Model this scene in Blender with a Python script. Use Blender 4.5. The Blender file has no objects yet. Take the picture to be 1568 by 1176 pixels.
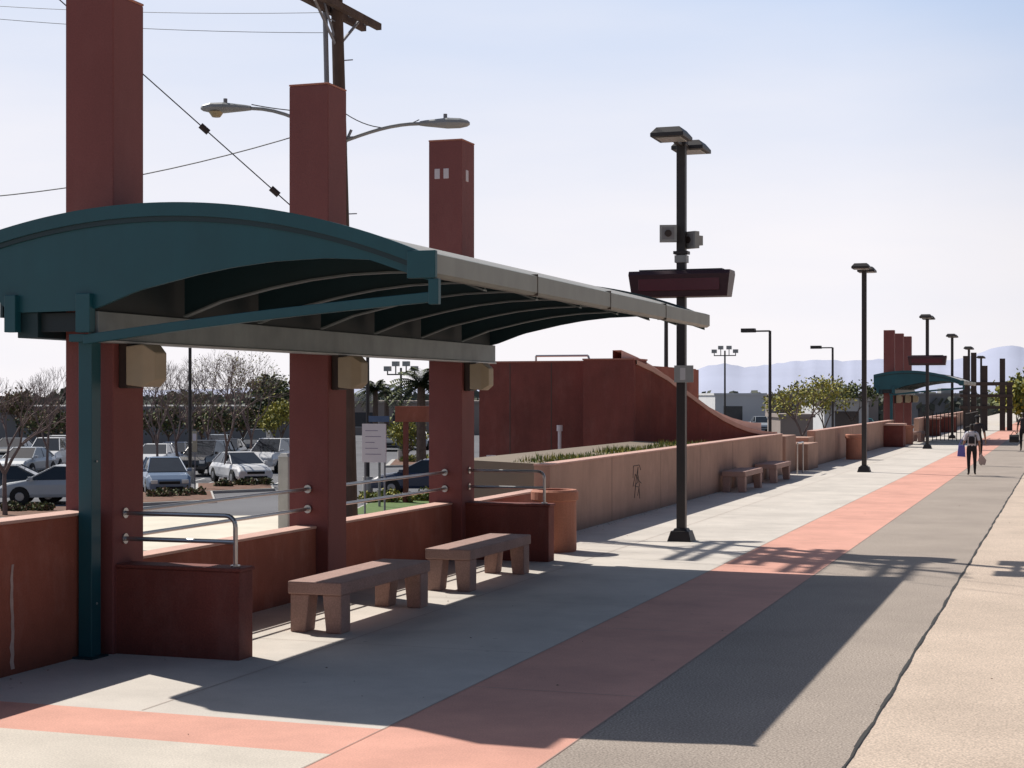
import bpy, bmesh, math, random
from mathutils import Vector, Matrix
random.seed(7)
sc=bpy.context.scene
A=math.radians(19.04); SA,CA=math.sin(A),math.cos(A)
F=2480.0
def site(px,d):            # bearing + distance survey -> ground plan X,Y
    u=(px-784)/F*d
    return (u*CA-d*SA, u*SA+d*CA)
def zat(py,d): return 2.4+(606-py)/F*d
def dpk(py,z=-1.7): return (2.4-z)*F/(py-606)

# ---------------- materials ----------------
MATS={}
def mat(name,col,rough=.8,var=.12,scale=2.0,fine=0.0,fscale=60,bump=0.0,metal=0.0,streak=0.0,spec=.5,stain=0.0,spots=0.0,wear=0.0,foot=0.0):
    if name in MATS: return MATS[name]
    m=bpy.data.materials.new(name); m.use_nodes=True
    nt=m.node_tree; N=nt.nodes; L=nt.links
    b=N['Principled BSDF']; b.inputs['Roughness'].default_value=rough; b.inputs['Metallic'].default_value=metal
    b.inputs['Specular IOR Level'].default_value=spec
    tc=N.new('ShaderNodeTexCoord')
    def noise(sc_,det=5,vec=None,ro=.6):
        n=N.new('ShaderNodeTexNoise'); n.inputs['Scale'].default_value=sc_; n.inputs['Detail'].default_value=det
        n.inputs['Roughness'].default_value=ro
        L.new(vec if vec else tc.outputs['Object'],n.inputs['Vector']); return n
    def rng(src,a,b_,f0=.3,f1=.7):
        r=N.new('ShaderNodeMapRange'); r.inputs['From Min'].default_value=f0; r.inputs['From Max'].default_value=f1
        r.inputs['To Min'].default_value=a; r.inputs['To Max'].default_value=b_
        L.new(src,r.inputs['Value']); return r.outputs[0]
    def mul(a,b_):
        x=N.new('ShaderNodeMath'); x.operation='MULTIPLY'; L.new(a,x.inputs[0]); L.new(b_,x.inputs[1]); return x.outputs[0]
    n1=noise(scale)
    f=rng(n1.outputs['Fac'],1-var,1+var)
    n2=None
    if fine>0:
        n2=noise(fscale,2,None,.5); f=mul(f,rng(n2.outputs['Fac'],1-fine,1+fine,.35,.65))
    if streak>0:
        mp=N.new('ShaderNodeMapping'); mp.inputs['Scale'].default_value=(3,3,.5); L.new(tc.outputs['Object'],mp.inputs['Vector'])
        n3=noise(1.6,6,mp.outputs[0]); f=mul(f,rng(n3.outputs['Fac'],1-streak,1+streak))
    if stain>0:
        n4=noise(.45,8,None,.7); f=mul(f,rng(n4.outputs['Fac'],1-stain,1.0,.35,.55))
    if spots>0:   # gum and oil spots
        v=N.new('ShaderNodeTexVoronoi'); v.inputs['Scale'].default_value=2.2; v.inputs['Randomness'].default_value=1
        L.new(tc.outputs['Object'],v.inputs['Vector'])
        f=mul(f,rng(v.outputs['Distance'],1-spots,1.0,.03,.07))
    if foot>0:    # splash grime just above the pavement
        s_=N.new('ShaderNodeSeparateXYZ'); L.new(tc.outputs['Object'],s_.inputs[0])
        f=mul(f,rng(s_.outputs[2],1-foot,1.0,.0,.22))
    vm=N.new('ShaderNodeVectorMath'); vm.operation='SCALE'; vm.inputs[0].default_value=col[:3]
    L.new(f,vm.inputs['Scale']); out=vm.outputs[0]
    if wear>0:    # chalky faded patches
        mp2=N.new('ShaderNodeMapping'); mp2.inputs['Scale'].default_value=(1.8,1.8,.9); mp2.inputs['Location'].default_value=(3,7,1); L.new(tc.outputs['Object'],mp2.inputs['Vector'])
        n5=noise(1.3,9,mp2.outputs[0],.72)
        mx=N.new('ShaderNodeMix'); mx.data_type='RGBA'; L.new(rng(n5.outputs['Fac'],0,wear,.50,.74),mx.inputs['Factor'])
        L.new(out,mx.inputs['A']); mx.inputs['B'].default_value=(min(1,col[0]*1.15+.16),col[1]+.17,col[2]+.15,1); out=mx.outputs['Result']
    L.new(out,b.inputs['Base Color'])
    if bump>0:
        bp=N.new('ShaderNodeBump'); bp.inputs['Strength'].default_value=bump; bp.inputs['Distance'].default_value=.006
        nb=n2 if n2 else noise(fscale,4)
        L.new(nb.outputs['Fac'],bp.inputs['Height']); L.new(bp.outputs[0],b.inputs['Normal'])
    MATS[name]=m; return m
mat('concrete',(.62,.565,.50),.85,.08,1.2,.06,70,.2,stain=.15,spots=.25)
mat('concrete_cross',(.63,.565,.48),.85,.08,1.2,.12,70,.25,stain=.12,spots=.15)
mat('pink_concrete',(.70,.355,.27),.85,.08,1.4,.08,70,.2,stain=.15,spots=.22)
mat('asphalt_path',(.36,.30,.25),.9,.07,.8,.36,60,.35,stain=.12,spots=.15)
mat('busway',(.57,.455,.36),.9,.08,.8,.26,55,.3,stain=.10)
mat('joint',(.10,.08,.07),.9)
mat('joint_soft',(.36,.28,.24),.9)
mat('tar',(.03,.028,.026),.8)
mat('lot_asphalt',(.12,.12,.13),.9,.2,.15,.12,20)
mat('dirt',(.25,.2,.15),.95,.25,.05)
mat('mulch',(.16,.08,.05),.95,.4,3)
mat('pave_cream',(.68,.62,.50),.85,.08,.8)
mat('kerb',(.45,.43,.4),.85)
mat('paint_white',(.75,.75,.72),.7)
mat('red_stucco',(.21,.054,.040),.82,.14,1.2,.12,60,.3,streak=.06,stain=.22,wear=.20,foot=.3)
mat('pillar_red',(.22,.068,.062),.75,.07,1.2,.06,60,.2,streak=.03,wear=.08,foot=.3)
mat('orange_wall',(.33,.098,.060),.85,.12,1.1,.08,60,.25,streak=.07,stain=.22,wear=.28,foot=.35)
mat('beige_wall',(.48,.29,.215),.85,.08,1.0,.06,60,.25,streak=.06,stain=.18,wear=.15,foot=.35)
mat('coping',(.60,.37,.30),.8,.1,2,.06,60,.15)
mat('coping_sunlit',(.80,.55,.47),.8,.1,1,.06,60,.15)  # coping colour lightened so the shaded parapet edge reads as sunlit
mat('coping_red',(.42,.17,.125),.8,.1,2,.06,60,.15)
mat('ramp_dark',(.21,.055,.042),.85,.14,.5,.06,30,.2,streak=.08,stain=.25,wear=.14)
mat('bench_conc',(.40,.25,.21),.8,.10,3,.12,60,.25,stain=.15)
mat('bin_terra',(.46,.19,.12),.8,.08,3,.08,60,.2)
mat('teal',(.008,.082,.104),.45,.09,1.5,streak=.06)
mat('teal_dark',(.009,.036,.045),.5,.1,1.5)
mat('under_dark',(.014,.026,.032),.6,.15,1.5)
mat('galv',(.40,.42,.41),.4,.1,2.5,metal=.25,streak=.06)
mat('roof_top',(.42,.40,.36),.5,.08,1,metal=.1)
mat('eave_trim',(.26,.27,.235),.5,.08,2,streak=.06)
mat('beam_gray',(.20,.24,.245),.5,.18,2,streak=.08)
mat('rib_edge_bounce',(.15,.185,.19),.5,.15,2)  # rib flange colour lightened to stand in for light bounced off the ground
mat('steel_rail',(.5,.5,.5),.3,.05,3,metal=.9)
mat('lamp_dark',(.028,.024,.024),.5,.1,2)
mat('lamp_lens',(.35,.35,.33),.3)
mat('led_body',(.040,.012,.018),.4,.1,2)
mat('led_face',(.09,.012,.022),.25,.1,2)
mat('speaker_beige',(.42,.35,.24),.6,.06,4)
mat('dark_brown',(.045,.03,.026),.6)
mat('wood_pole',(.10,.065,.05),.9,.2,2,streak=.25)
mat('conduit',(.24,.24,.26),.5,.1)
mat('cobra_gray',(.33,.34,.33),.45)
mat('lens_amber',(.45,.36,.2),.3)
mat('wire',(.03,.03,.03),.6)
mat('ceramic',(.30,.24,.2),.3)
mat('tire',(.012,.012,.012),.8)
mat('hub',(.35,.35,.36),.35,metal=.6)
mat('car_glass',(.02,.025,.03),.08,spec=.8)
mat('headlight',(.7,.7,.68),.15)
mat('taillight',(.4,.01,.01),.2)
for n,c in dict(white=(.72,.72,.72),silver=(.42,.45,.48),blue=(.16,.22,.32),black=(.02,.02,.024),gray=(.1,.105,.11),navy=(.03,.045,.09),red=(.25,.02,.02),teal=(.03,.2,.2),tan=(.35,.3,.22)).items():
    mat('car_'+n,c,.25,.03,1,spec=.7)
mat('bark',(.13,.09,.07),.95,.25,5)
mat('bark_gray',(.18,.13,.12),.95,.25,5)
mat('leaf_yel',(.34,.31,.05),.8,.3,2)
mat('leaf_lit',(.13,.15,.045),.8,.3,2)  # mid-green leaf tone, mixed at random with the other leaf colours
mat('leaf_dark',(.04,.06,.028),.85,.3,2)
mat('leaf_dry',(.22,.15,.10),.9,.3,2)
mat('grass',(.09,.15,.03),.9,.3,4)
mat('bldg_gray',(.24,.235,.24),.85,.08,.3)
mat('bldg_white',(.6,.6,.6),.85,.06,.3)
mat('bldg_tan',(.30,.25,.22),.85,.08,.3)
mat('win_dark',(.03,.035,.045),.2)
mat('mount_haze',(.44,.47,.60),1,.05,.004)  # distance haze is put into the base colour of the hills
mat('treeline',(.14,.15,.12),1,.3,.05)
mat('sign_white',(.68,.60,.62),.6,.04,3)
mat('sign_ink',(.25,.2,.28),.6)
mat('sign_blue',(.06,.10,.2),.5)
mat('skin',(.32,.18,.12),.6)
mat('hair',(.015,.012,.01),.7)
mat('shirt_white',(.62,.62,.65),.85,.08,8)
mat('shirt_dark',(.03,.03,.035),.9)
mat('pants_black',(.018,.018,.022),.9)
mat('bag_blue',(.12,.12,.4),.7)
mat('bag_plastic',(.5,.38,.33),.5)
mat('shoe',(.02,.02,.02),.7)
mat('stain_white',(.48,.36,.32),.9,.2,8)
mat('leaf_litter',(.16,.10,.06),.9,.3,8)

# ---------------- mesh builder ----------------
class MB:
    def __init__(s,name): s.name=name; s.v=[]; s.f=[]; s.m=[]; s.ms=[]
    def mi(s,m):
        if m not in s.ms: s.ms.append(m)
        return s.ms.index(m)
    def add(s,vs,fs,m):
        o=len(s.v); s.v+= [tuple(v) for v in vs]; k=s.mi(m)
        for f in fs: s.f.append(tuple(i+o for i in f)); s.m.append(k)
    def box(s,x0,x1,y0,y1,z0,z1,m,M=None):
        vs=[Vector(p) for p in((x0,y0,z0),(x1,y0,z0),(x1,y1,z0),(x0,y1,z0),(x0,y0,z1),(x1,y0,z1),(x1,y1,z1),(x0,y1,z1))]
        if M: vs=[M@v for v in vs]
        s.add(vs,[(0,3,2,1),(4,5,6,7),(0,1,5,4),(1,2,6,5),(2,3,7,6),(3,0,4,7)],m)
    def frus(s,x,y,z0,z1,a,b,m):
        vs=[(x-a,y-a,z0),(x+a,y-a,z0),(x+a,y+a,z0),(x-a,y+a,z0),(x-b,y-b,z1),(x+b,y-b,z1),(x+b,y+b,z1),(x-b,y+b,z1)]
        s.add(vs,[(0,3,2,1),(4,5,6,7),(0,1,5,4),(1,2,6,5),(2,3,7,6),(3,0,4,7)],m)
    def cyl(s,p0,p1,r0,r1,m,n=10,cap=True):
        p0,p1=Vector(p0),Vector(p1); d=(p1-p0)
        if d.length<1e-6: return
        q=d.to_track_quat('Z','Y'); vs=[]
        for p,r in((p0,r0),(p1,r1)):
            for i in range(n):
                a=2*math.pi*i/n; vs.append(p+q@Vector((r*math.cos(a),r*math.sin(a),0)))
        fs=[(i,(i+1)%n,n+(i+1)%n,n+i) for i in range(n)]
        if cap: fs+= [tuple(range(n-1,-1,-1)),tuple(range(n,2*n))]
        s.add(vs,fs,m)
    def tube(s,pts,r,m,n=8):
        for a,b in zip(pts[:-1],pts[1:]): s.cyl(a,b,r,r,m,n)
    def prism(s,pts,y0,y1,m,axis='y'):
        k=len(pts)
        if axis=='y': vs=[(p[0],y0,p[1]) for p in pts]+[(p[0],y1,p[1]) for p in pts]
        else: vs=[(y0,p[0],p[1]) for p in pts]+[(y1,p[0],p[1]) for p in pts]
        fs=[tuple(range(k)),tuple(range(2*k-1,k-1,-1))]+[(i,k+i,k+(i+1)%k,(i+1)%k) for i in range(k)]
        s.add(vs,fs,m)
    def strip(s,top,bot,y0,y1,m):
        k=len(top); vs=[]
        for y in(y0,y1):
            vs+=[(p[0],y,p[1]) for p in top]+[(p[0],y,p[1]) for p in bot]
        fs=[]
        for i in range(k-1):
            a,b=i,i+1
            fs+=[(a,b,k+b,k+a),(2*k+b,2*k+a,3*k+a,3*k+b),(a,2*k+a,2*k+b,b),(k+a,k+b,3*k+b,3*k+a)]
        fs+=[(0,k,3*k,2*k),(k-1,3*k-1,4*k-1,2*k-1)]
        s.add(vs,fs,m)
    def obj(s,bevel=0,smooth=False,loc=None,rotz=0,parent=None):
        me=bpy.data.meshes.new(s.name); me.from_pydata(s.v,[],s.f)
        for m in s.ms: me.materials.append(MATS[m])
        me.polygons.foreach_set('material_index',s.m)
        bm=bmesh.new(); bm.from_mesh(me); bmesh.ops.recalc_face_normals(bm,faces=bm.faces); bm.to_mesh(me); bm.free()
        if smooth:
            for p in me.polygons: p.use_smooth=True
        o=bpy.data.objects.new(s.name,me); sc.collection.objects.link(o)
        if loc: o.location=loc
        o.rotation_euler[2]=rotz
        if parent: o.parent=parent
        if bevel:
            b=o.modifiers.new('b','BEVEL'); b.width=bevel; b.segments=2; b.limit_method='ANGLE'
        return o

# ---------------- ground & pavements ----------------
g=MB('ground'); g.add([(-4000,-400,-1.72),(4000,-400,-1.72),(4000,6000,-1.72),(-4000,6000,-1.72)],[(0,1,2,3)],'dirt'); g.obj()
g=MB('parking_lot'); g.add([(-150,5,-1.7),(-9.4,5,-1.7),(-9.4,260,-1.7),(-150,260,-1.7)],[(0,1,2,3)],'lot_asphalt')
g.obj()
g=MB('platform_terrace')
g.box(-9.3,30,-15,600,-1.74,-.02,'concrete'); g.obj()
g=MB('platform_pavement')
def sheet(g,x0,x1,y0,y1,z,m): g.add([(x0,y0,z),(x1,y0,z),(x1,y1,z),(x0,y1,z)],[(0,1,2,3)],m)
sheet(g,-9.2,-4.68,10.72,170,0,'concrete'); g.obj()
g=MB('crossing_pavement'); sheet(g,-9.2,-4.68,-14,9.86,0,'concrete_cross'); g.obj()
g=MB('pink_paving_band'); sheet(g,-4.68,-3.25,-14,170,0,'pink_concrete'); sheet(g,-9.2,-4.68,9.86,10.72,0,'pink_concrete')
sheet(g,-3.25,30,118,121,.004,'pink_concrete'); g.obj()
g=MB('asphalt_path'); sheet(g,-3.25,-1.38,-14,400,0,'asphalt_path'); g.obj()
g=MB('busway_road'); sheet(g,-1.38,30,-14,590,-.003,'busway'); g.obj()
g=MB('pavement_joints')
pts=[]
y=-14
while y<160:
    pts.append((-1.38+.006*math.sin(y*1.1)+.004*math.sin(y*4.7+1)+random.uniform(-.004,.004),y)); y+=.3
for a,b in zip(pts[:-1],pts[1:]):
    w=.012+.005*math.sin(a[1]*4)
    g.add([(a[0]-w,a[1],.005),(a[0]+w,a[1],.005),(b[0]+w,b[1],.005),(b[0]-w,b[1],.005)],[(0,1,2,3)],'tar')
for i in range(34):
    yy=10.72+i*3.6
    if i>0: sheet(g,-8.5,-4.70,yy,yy+.008,.004,'joint_soft')
    sheet(g,-4.66,-3.27,yy+1.8,yy+1.809,.004,'joint_soft')
for xx in(-4.68,-3.25): sheet(g,xx-.004,xx+.004,-14,150,.0045,'joint_soft')
sheet(g,-6.7,-6.692,10.75,150,.004,'joint_soft')
g.obj()
g=MB('leaf_litter')
for i in range(420):
    if random.random()<.6: x=-8.28+abs(random.gauss(0,.12)); y=random.uniform(26,50)
    elif random.random()<.5: x=-8.54+abs(random.gauss(0,.15)); y=random.uniform(5,22)
    else: x=random.uniform(-8.2,2); y=random.uniform(9,40)
    a=random.uniform(0,6.28); s_=random.uniform(.006,.018); c,s2=math.cos(a)*s_,math.sin(a)*s_
    g.add([(x-c,y-s2,.008),(x+s2*.5,y-c*.5,.014),(x+c,y+s2,.009),(x-s2*.5,y+c*.5,.016)],[(0,1,2,3)],'leaf_litter')
g.obj()

# ---------------- walls ----------------
def wall(name,x0,x1,y0,y1,h,m,joints=None,cap='coping'):
    w=MB(name); w.box(x0,x1,y0,y1,-.3,h-.03,m)
    w.box(x0-.012,x1+.012,y0,y1,h-.03,h,cap)
    if joints:
        yy=y0+joints
        while yy<y1-.3:
            w.box(x1-.01,x1+.003,yy,yy+.018,0,h-.03,'joint'); yy+=joints
    return w.obj(bevel=.008)
wall('low_wall',-8.86,-8.6,-6,12.98,1.33,'orange_wall')
wall('low_wall',-8.8,-8.55,13.54,17.58,.84,'orange_wall')
wall('low_wall',-8.8,-8.55,18.13,22.08,.84,'orange_wall')
wall('low_wall',-8.56,-8.32,22.62,25.98,.84,'orange_wall')
wall('platform_wall',-8.58,-8.3,26.0,49.3,1.25,'beige_wall',3.9)
wall('platform_wall',-8.58,-8.3,56.0,82,1.2,'beige_wall',5)
wall('platform_wall',-8.58,-8.3,96,150,1.1,'beige_wall',5)
w=MB('wall_efflorescence'); yy=11.75
n=14; vs=[];fs=[]
for i in range(n+1):
    z=.05+.9*i/n; wd=.008+.016*(1-i/n)+random.uniform(0,.010); c=yy+random.uniform(-.01,.01)
    vs+=[(-8.596,c-wd,z),(-8.596,c+wd,z)]
for i in range(n): fs.append((2*i,2*i+1,2*i+3,2*i+2))
w.add(vs,fs,'stain_white'); w.obj()
w=MB('wall_graffiti')
def scr(pts,y0=31.8,z0=.65):
    w.tube([(-8.297,y0+a*.36,z0+b*.34) for a,b in pts],.008,'joint',5)
scr([(-.9,.3),(-.8,1),(.5,1),(.8,.7)]); scr([(-.6,-.9),(-.2,.2),(.2,.9),(.1,0),(-.5,-.2),(.4,-.3),(.6,-1)]); scr([(-.9,-.2),(-.4,.5),(.1,.2),(.9,-.1)]); scr([(.2,.4),(.5,-.2),(.1,-.8)])
w.obj()
def kneewall(y0):
    w=MB('knee_wall'); w.box(-8.54,-7.12,y0,y0+.27,-.05,.80,'red_stucco'); w.box(-8.54,-7.10,y0-.012,y0+.282,.80,.835,'red_stucco'); w.obj(bevel=.012)
    r=MB('handrail'); ym=y0+.14
    arc=[]
    for i in range(7):
        a=math.pi/2*i/6; arc.append((-7.33+.1*math.sin(a),ym,1.20+.1*math.cos(a)))
    r.tube([(-8.4,ym,1.3)]+arc+[(-7.23,ym,.83)],.022,'steel_rail',10)
    r.tube([(-8.4,ym,1.06),(-7.23,ym,1.06)],.022,'steel_rail',10)
    for z in(1.3,1.06): r.cyl((-8.41,ym,z),(-8.385,ym,z),.05,.05,'steel_rail',12)
    r.cyl((-7.23,ym,.835),(-7.23,ym,.85),.045,.045,'steel_rail',12)
    r.obj(smooth=False)
kneewall(13.05); kneewall(22.25)
def yrail(y0,y1,x=-8.66):
    r=MB('guard_rail')
    for z in(1.28,1.04):
        r.tube([(x,y0,z),(x,y1,z)],.021,'steel_rail',10)
        for yy in(y0,y1): r.cyl((x,yy-.012,z),(x,yy+.012,z),.05,.05,'steel_rail',12)
    r.obj()
yrail(13.55,17.58); yrail(18.14,22.08)

# ---------------- shelter ----------------
XC,ZT,R=-7.7,4.05,6.8
def zr(x): return ZT-(R-math.sqrt(R*R-(x-XC)**2))
def lin(a,b,n): return [a+(b-a)*i/(n-1) for i in range(n)]
def interp(x,tab):
    for (xa,za),(xb,zb) in zip(tab[:-1],tab[1:]):
        if x<=xb:
            t=(x-xa)/(xb-xa); t=max(0,t); return za+(zb-za)*t
    return tab[-1][1]
def shelter(dy=0,dz=0,far=False):
    Y0,Y1=12.54+dy,23.3+dy
    E=bpy.data.objects.new('shelter_canopy',None); sc.collection.objects.link(E)
    xs=lin(-9.36,-5.06,40)
    def part(n): m=MB(n); return m
    p=part('roof_deck')
    p.strip([(x,zr(x)+.03+dz) for x in xs],[(x,zr(x)+.0+dz) for x in xs],Y0+.05,Y1-.05,'roof_top'); p.obj(parent=E)
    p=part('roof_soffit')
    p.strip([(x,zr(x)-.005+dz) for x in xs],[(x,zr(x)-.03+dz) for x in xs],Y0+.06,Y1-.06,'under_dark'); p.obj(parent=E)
    p=part('rear_fascia'); p.box(-9.345,-9.315,Y0+.05,Y1-.05,3.12+dz,zr(-9.33)-.032+dz,'teal_dark'); p.obj(parent=E)
    low=[(-9.36,3.30),(-9.2,3.16),(-8.33,3.17),(-8.1,3.25),(-7.86,3.335),(-7.27,3.46),(-6.9,3.52),(-6.5,3.56),(-6,3.575),(-5.6,3.55),(-5.06,3.36)]
    for nm,ya in(('gable_near',Y0),('gable_far',Y1-.04)):
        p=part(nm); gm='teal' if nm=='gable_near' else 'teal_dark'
        p.strip([(x,zr(x)+.02+dz) for x in xs],[(x,min(interp(x,low),zr(x)-.13)+dz) for x in xs],ya,ya+.04,gm)
        yo=ya-.035 if nm=='gable_near' else ya
        p.strip([(x,zr(x)+.06+dz) for x in xs],[(x,zr(x)-.06+dz) for x in xs],yo,yo+.07,gm)
        yo2=ya-.018 if nm=='gable_near' else ya+.02
        p.strip([(x,zr(x)-.06+dz) for x in xs],[(x,zr(x)-.105+dz) for x in xs],yo2,yo2+.03,'teal_dark')
        p.obj(parent=E)
    p=part('ribs'); nb=7
    xr=lin(-8.27,-5.12,24)
    for i in range(1,nb):
        y=Y0+(Y1-Y0)*i/nb
        bot=[(x,min(interp(x,low),zr(x)-.12)-.0+dz) for x in xr]
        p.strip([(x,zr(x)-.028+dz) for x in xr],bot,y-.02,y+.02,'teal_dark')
        p.strip(bot,[(a,b-.016) for a,b in bot],y-.045,y+.045,'rib_edge_bounce')
        xl=lin(-9.3,-8.95,4)
        p.strip([(x,zr(x)-.028+dz) for x in xl],[(x,3.2+dz) for x in xl],y-.02,y+.02,'teal_dark')
    for x in(-5.9,-6.7,-7.5): p.box(x-.03,x+.03,Y0+.05,Y1-.05,zr(x)-.09+dz,zr(x)-.04+dz,'teal_dark')
    p.obj(parent=E)
    p=part('beams')
    p.box(-8.395,-8.29,Y0+.045,Y1-.05,2.91+dz,3.165+dz,'beam_gray'); p.box(-8.43,-8.27,Y0+.05,Y1-.05,2.885+dz,2.908+dz,'galv')
    p.box(-9.15,-8.93,Y0+.045,Y1-.05,2.93+dz,3.165+dz,'teal_dark')
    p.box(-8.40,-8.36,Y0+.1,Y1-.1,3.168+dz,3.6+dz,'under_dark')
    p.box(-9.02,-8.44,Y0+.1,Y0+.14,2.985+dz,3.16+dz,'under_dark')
    p.box(-9.22,-9.10,Y0-.06,Y0+.03,2.98+dz,3.32+dz,'teal'); p.box(-8.46,-8.31,Y0-.06,Y0+.03,2.97+dz,3.32+dz,'teal')
    p.obj(bevel=.006,parent=E)
    p=part('eave_gutter')
    p.prism([(-5.10,3.50+dz),(-5.05,3.60+dz),(-4.99,3.58+dz),(-4.99,3.42+dz),(-5.03,3.395+dz),(-5.10,3.395+dz)],Y0+.01,Y1+.02,'eave_trim')
    for i in range(1,4): yy=Y0+(Y1-Y0)*i/4; p.box(-5.105,-4.985,yy,yy+.01,3.39+dz,3.603+dz,'joint')
    p.obj(parent=E)
    p=part('eave_end'); p.box(-5.24,-4.985,Y0-.05,Y0+.005,3.38+dz,3.61+dz,'teal')
    p.box(-5.05,-4.96,Y0-.045,Y0+.02,3.16+dz,3.375+dz,'teal'); p.obj(bevel=.006,parent=E)
    p=part('tie_arm')
    tx=lin(-8.4,-4.97,16); top=[]
    for x in tx:
        t=(x+8.4)/3.43; top.append((x,2.95+.32*t+.02*math.sin(math.pi*t)+dz))
    p.strip(top,[(a,b-.085) for a,b in top],Y0-.03,Y0+.04,'teal'); p.obj(bevel=.005,parent=E)
    p=part('column'); p.box(-8.575,-8.435,12.70+dy,12.85+dy,0,2.93+dz,'teal'); p.box(-8.62,-8.39,12.64+dy,12.91+dy,0,.02,'teal_dark')
    p.box(-8.60,-8.31,Y0+.045,12.86+dy,2.89+dz,2.96+dz,'teal')
    for z in(.5,1.8): p.cyl((-8.43,12.77+dy,z),(-8.42,12.77+dy,z),.012,.012,'galv',8)
    p.obj(bevel=.008,parent=E)
    for i,y in enumerate((13.0,17.6,22.1)):
        p=MB('shelter_pillar'); y+=dy
        p.box(-8.92,-8.4,y,y+.52,-.1,6.13+dz,'pillar_red'); p.box(-8.925,-8.395,y-.005,y+.525,6.13+dz,6.155+dz,'coping_red')
        if i==2 and not far:
            for xx in(-8.83,-8.69): p.box(xx,xx+.085,y-.004,y+.01,5.58,5.73,'sign_white')
            p.box(-8.41,-8.396,y+.16,y+.27,5.55,5.72,'sign_white')
        p.obj(bevel=.012)
        s=MB('platform_speaker'); yc=y+.18
        s.box(-8.398,-8.30,yc-.10,yc+.16,2.47+dz,2.89+dz,'dark_brown')
        vs=[(-8.30,yc-.13,2.50+dz),(-8.30,yc+.19,2.50+dz),(-8.30,yc+.19,2.86+dz),(-8.30,yc-.13,2.86+dz),
            (-8.12,yc-.13,2.48+dz),(-8.12,yc+.19,2.48+dz),(-8.12,yc+.19,2.88+dz),(-8.12,yc-.13,2.88+dz),
            (-8.02,yc-.07,2.55+dz),(-8.02,yc+.13,2.55+dz),(-8.02,yc+.13,2.80+dz),(-8.02,yc-.07,2.80+dz)]
        fs=[(0,1,2,3),(0,4,5,1),(1,5,6,2),(2,6,7,3),(3,7,4,0),(4,8,9,5),(5,9,10,6),(6,10,11,7),(7,11,8,4),(8,11,10,9)]
        s.add(vs,fs,'speaker_beige'); s.obj(bevel=.012)
shelter()
shelter(70.2,-.45,True)

# ---------------- benches ----------------
def bench(x0,x1,y0,y1,h=.52):
    b=MB('concrete_bench'); t=.13; lw=.17
    b.box(x0,x1,y0,y1,h-t,h,'bench_conc')
    for ya,yb in((y0+.03,y0+.26),(y1-.26,y1-.03)):
        for xa,xb,s in((x0+.015,x0+.015+lw,1),(x1-.015-lw,x1-.015,-1)):
            vs=[(xa,ya,0),(xb,ya,0),(xb,yb,0),(xa,yb,0)]
            xa2,xb2=(xa,xb+.04) if s>0 else (xa-.04,xb)
            vs+=[(xa2,ya,h-t),(xb2,ya,h-t),(xb2,yb,h-t),(xa2,yb,h-t)]
            b.add(vs,[(0,3,2,1),(4,5,6,7),(0,1,5,4),(1,2,6,5),(2,3,7,6),(3,0,4,7)],'bench_conc')
    b.obj(bevel=.014)
bench(-7.52,-6.92,14.8,17.2); bench(-7.52,-6.92,18.5,20.85)
bench(-8.22,-7.62,39.8,42.2); bench(-8.22,-7.62,44.3,46.7)
bench(-7.9,-7.3,86,88.3)
def binc(x,y,s=1):
    b=MB('litter_bin')
    prof=[(.33,0),(.34,.04),(.335,.78),(.37,.80),(.37,.92),(.34,.95),(.27,.95),(.25,.90),(.25,.6)]
    n=28; vs=[];fs=[]
    for r,z in prof:
        for i in range(n): a=2*math.pi*i/n; vs.append((x+r*s*math.cos(a),y+r*s*math.sin(a),z*s))
    for j in range(len(prof)-1):
        for i in range(n): fs.append((j*n+i,j*n+(i+1)%n,(j+1)*n+(i+1)%n,(j+1)*n+i))
    fs.append(tuple((len(prof)-1)*n+i for i in range(n)))
    b.add(vs,fs,'bin_terra'); b.obj(smooth=False)
binc(-7.55,23.9); binc(-7.7,62); binc(-7.7,82)

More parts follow.
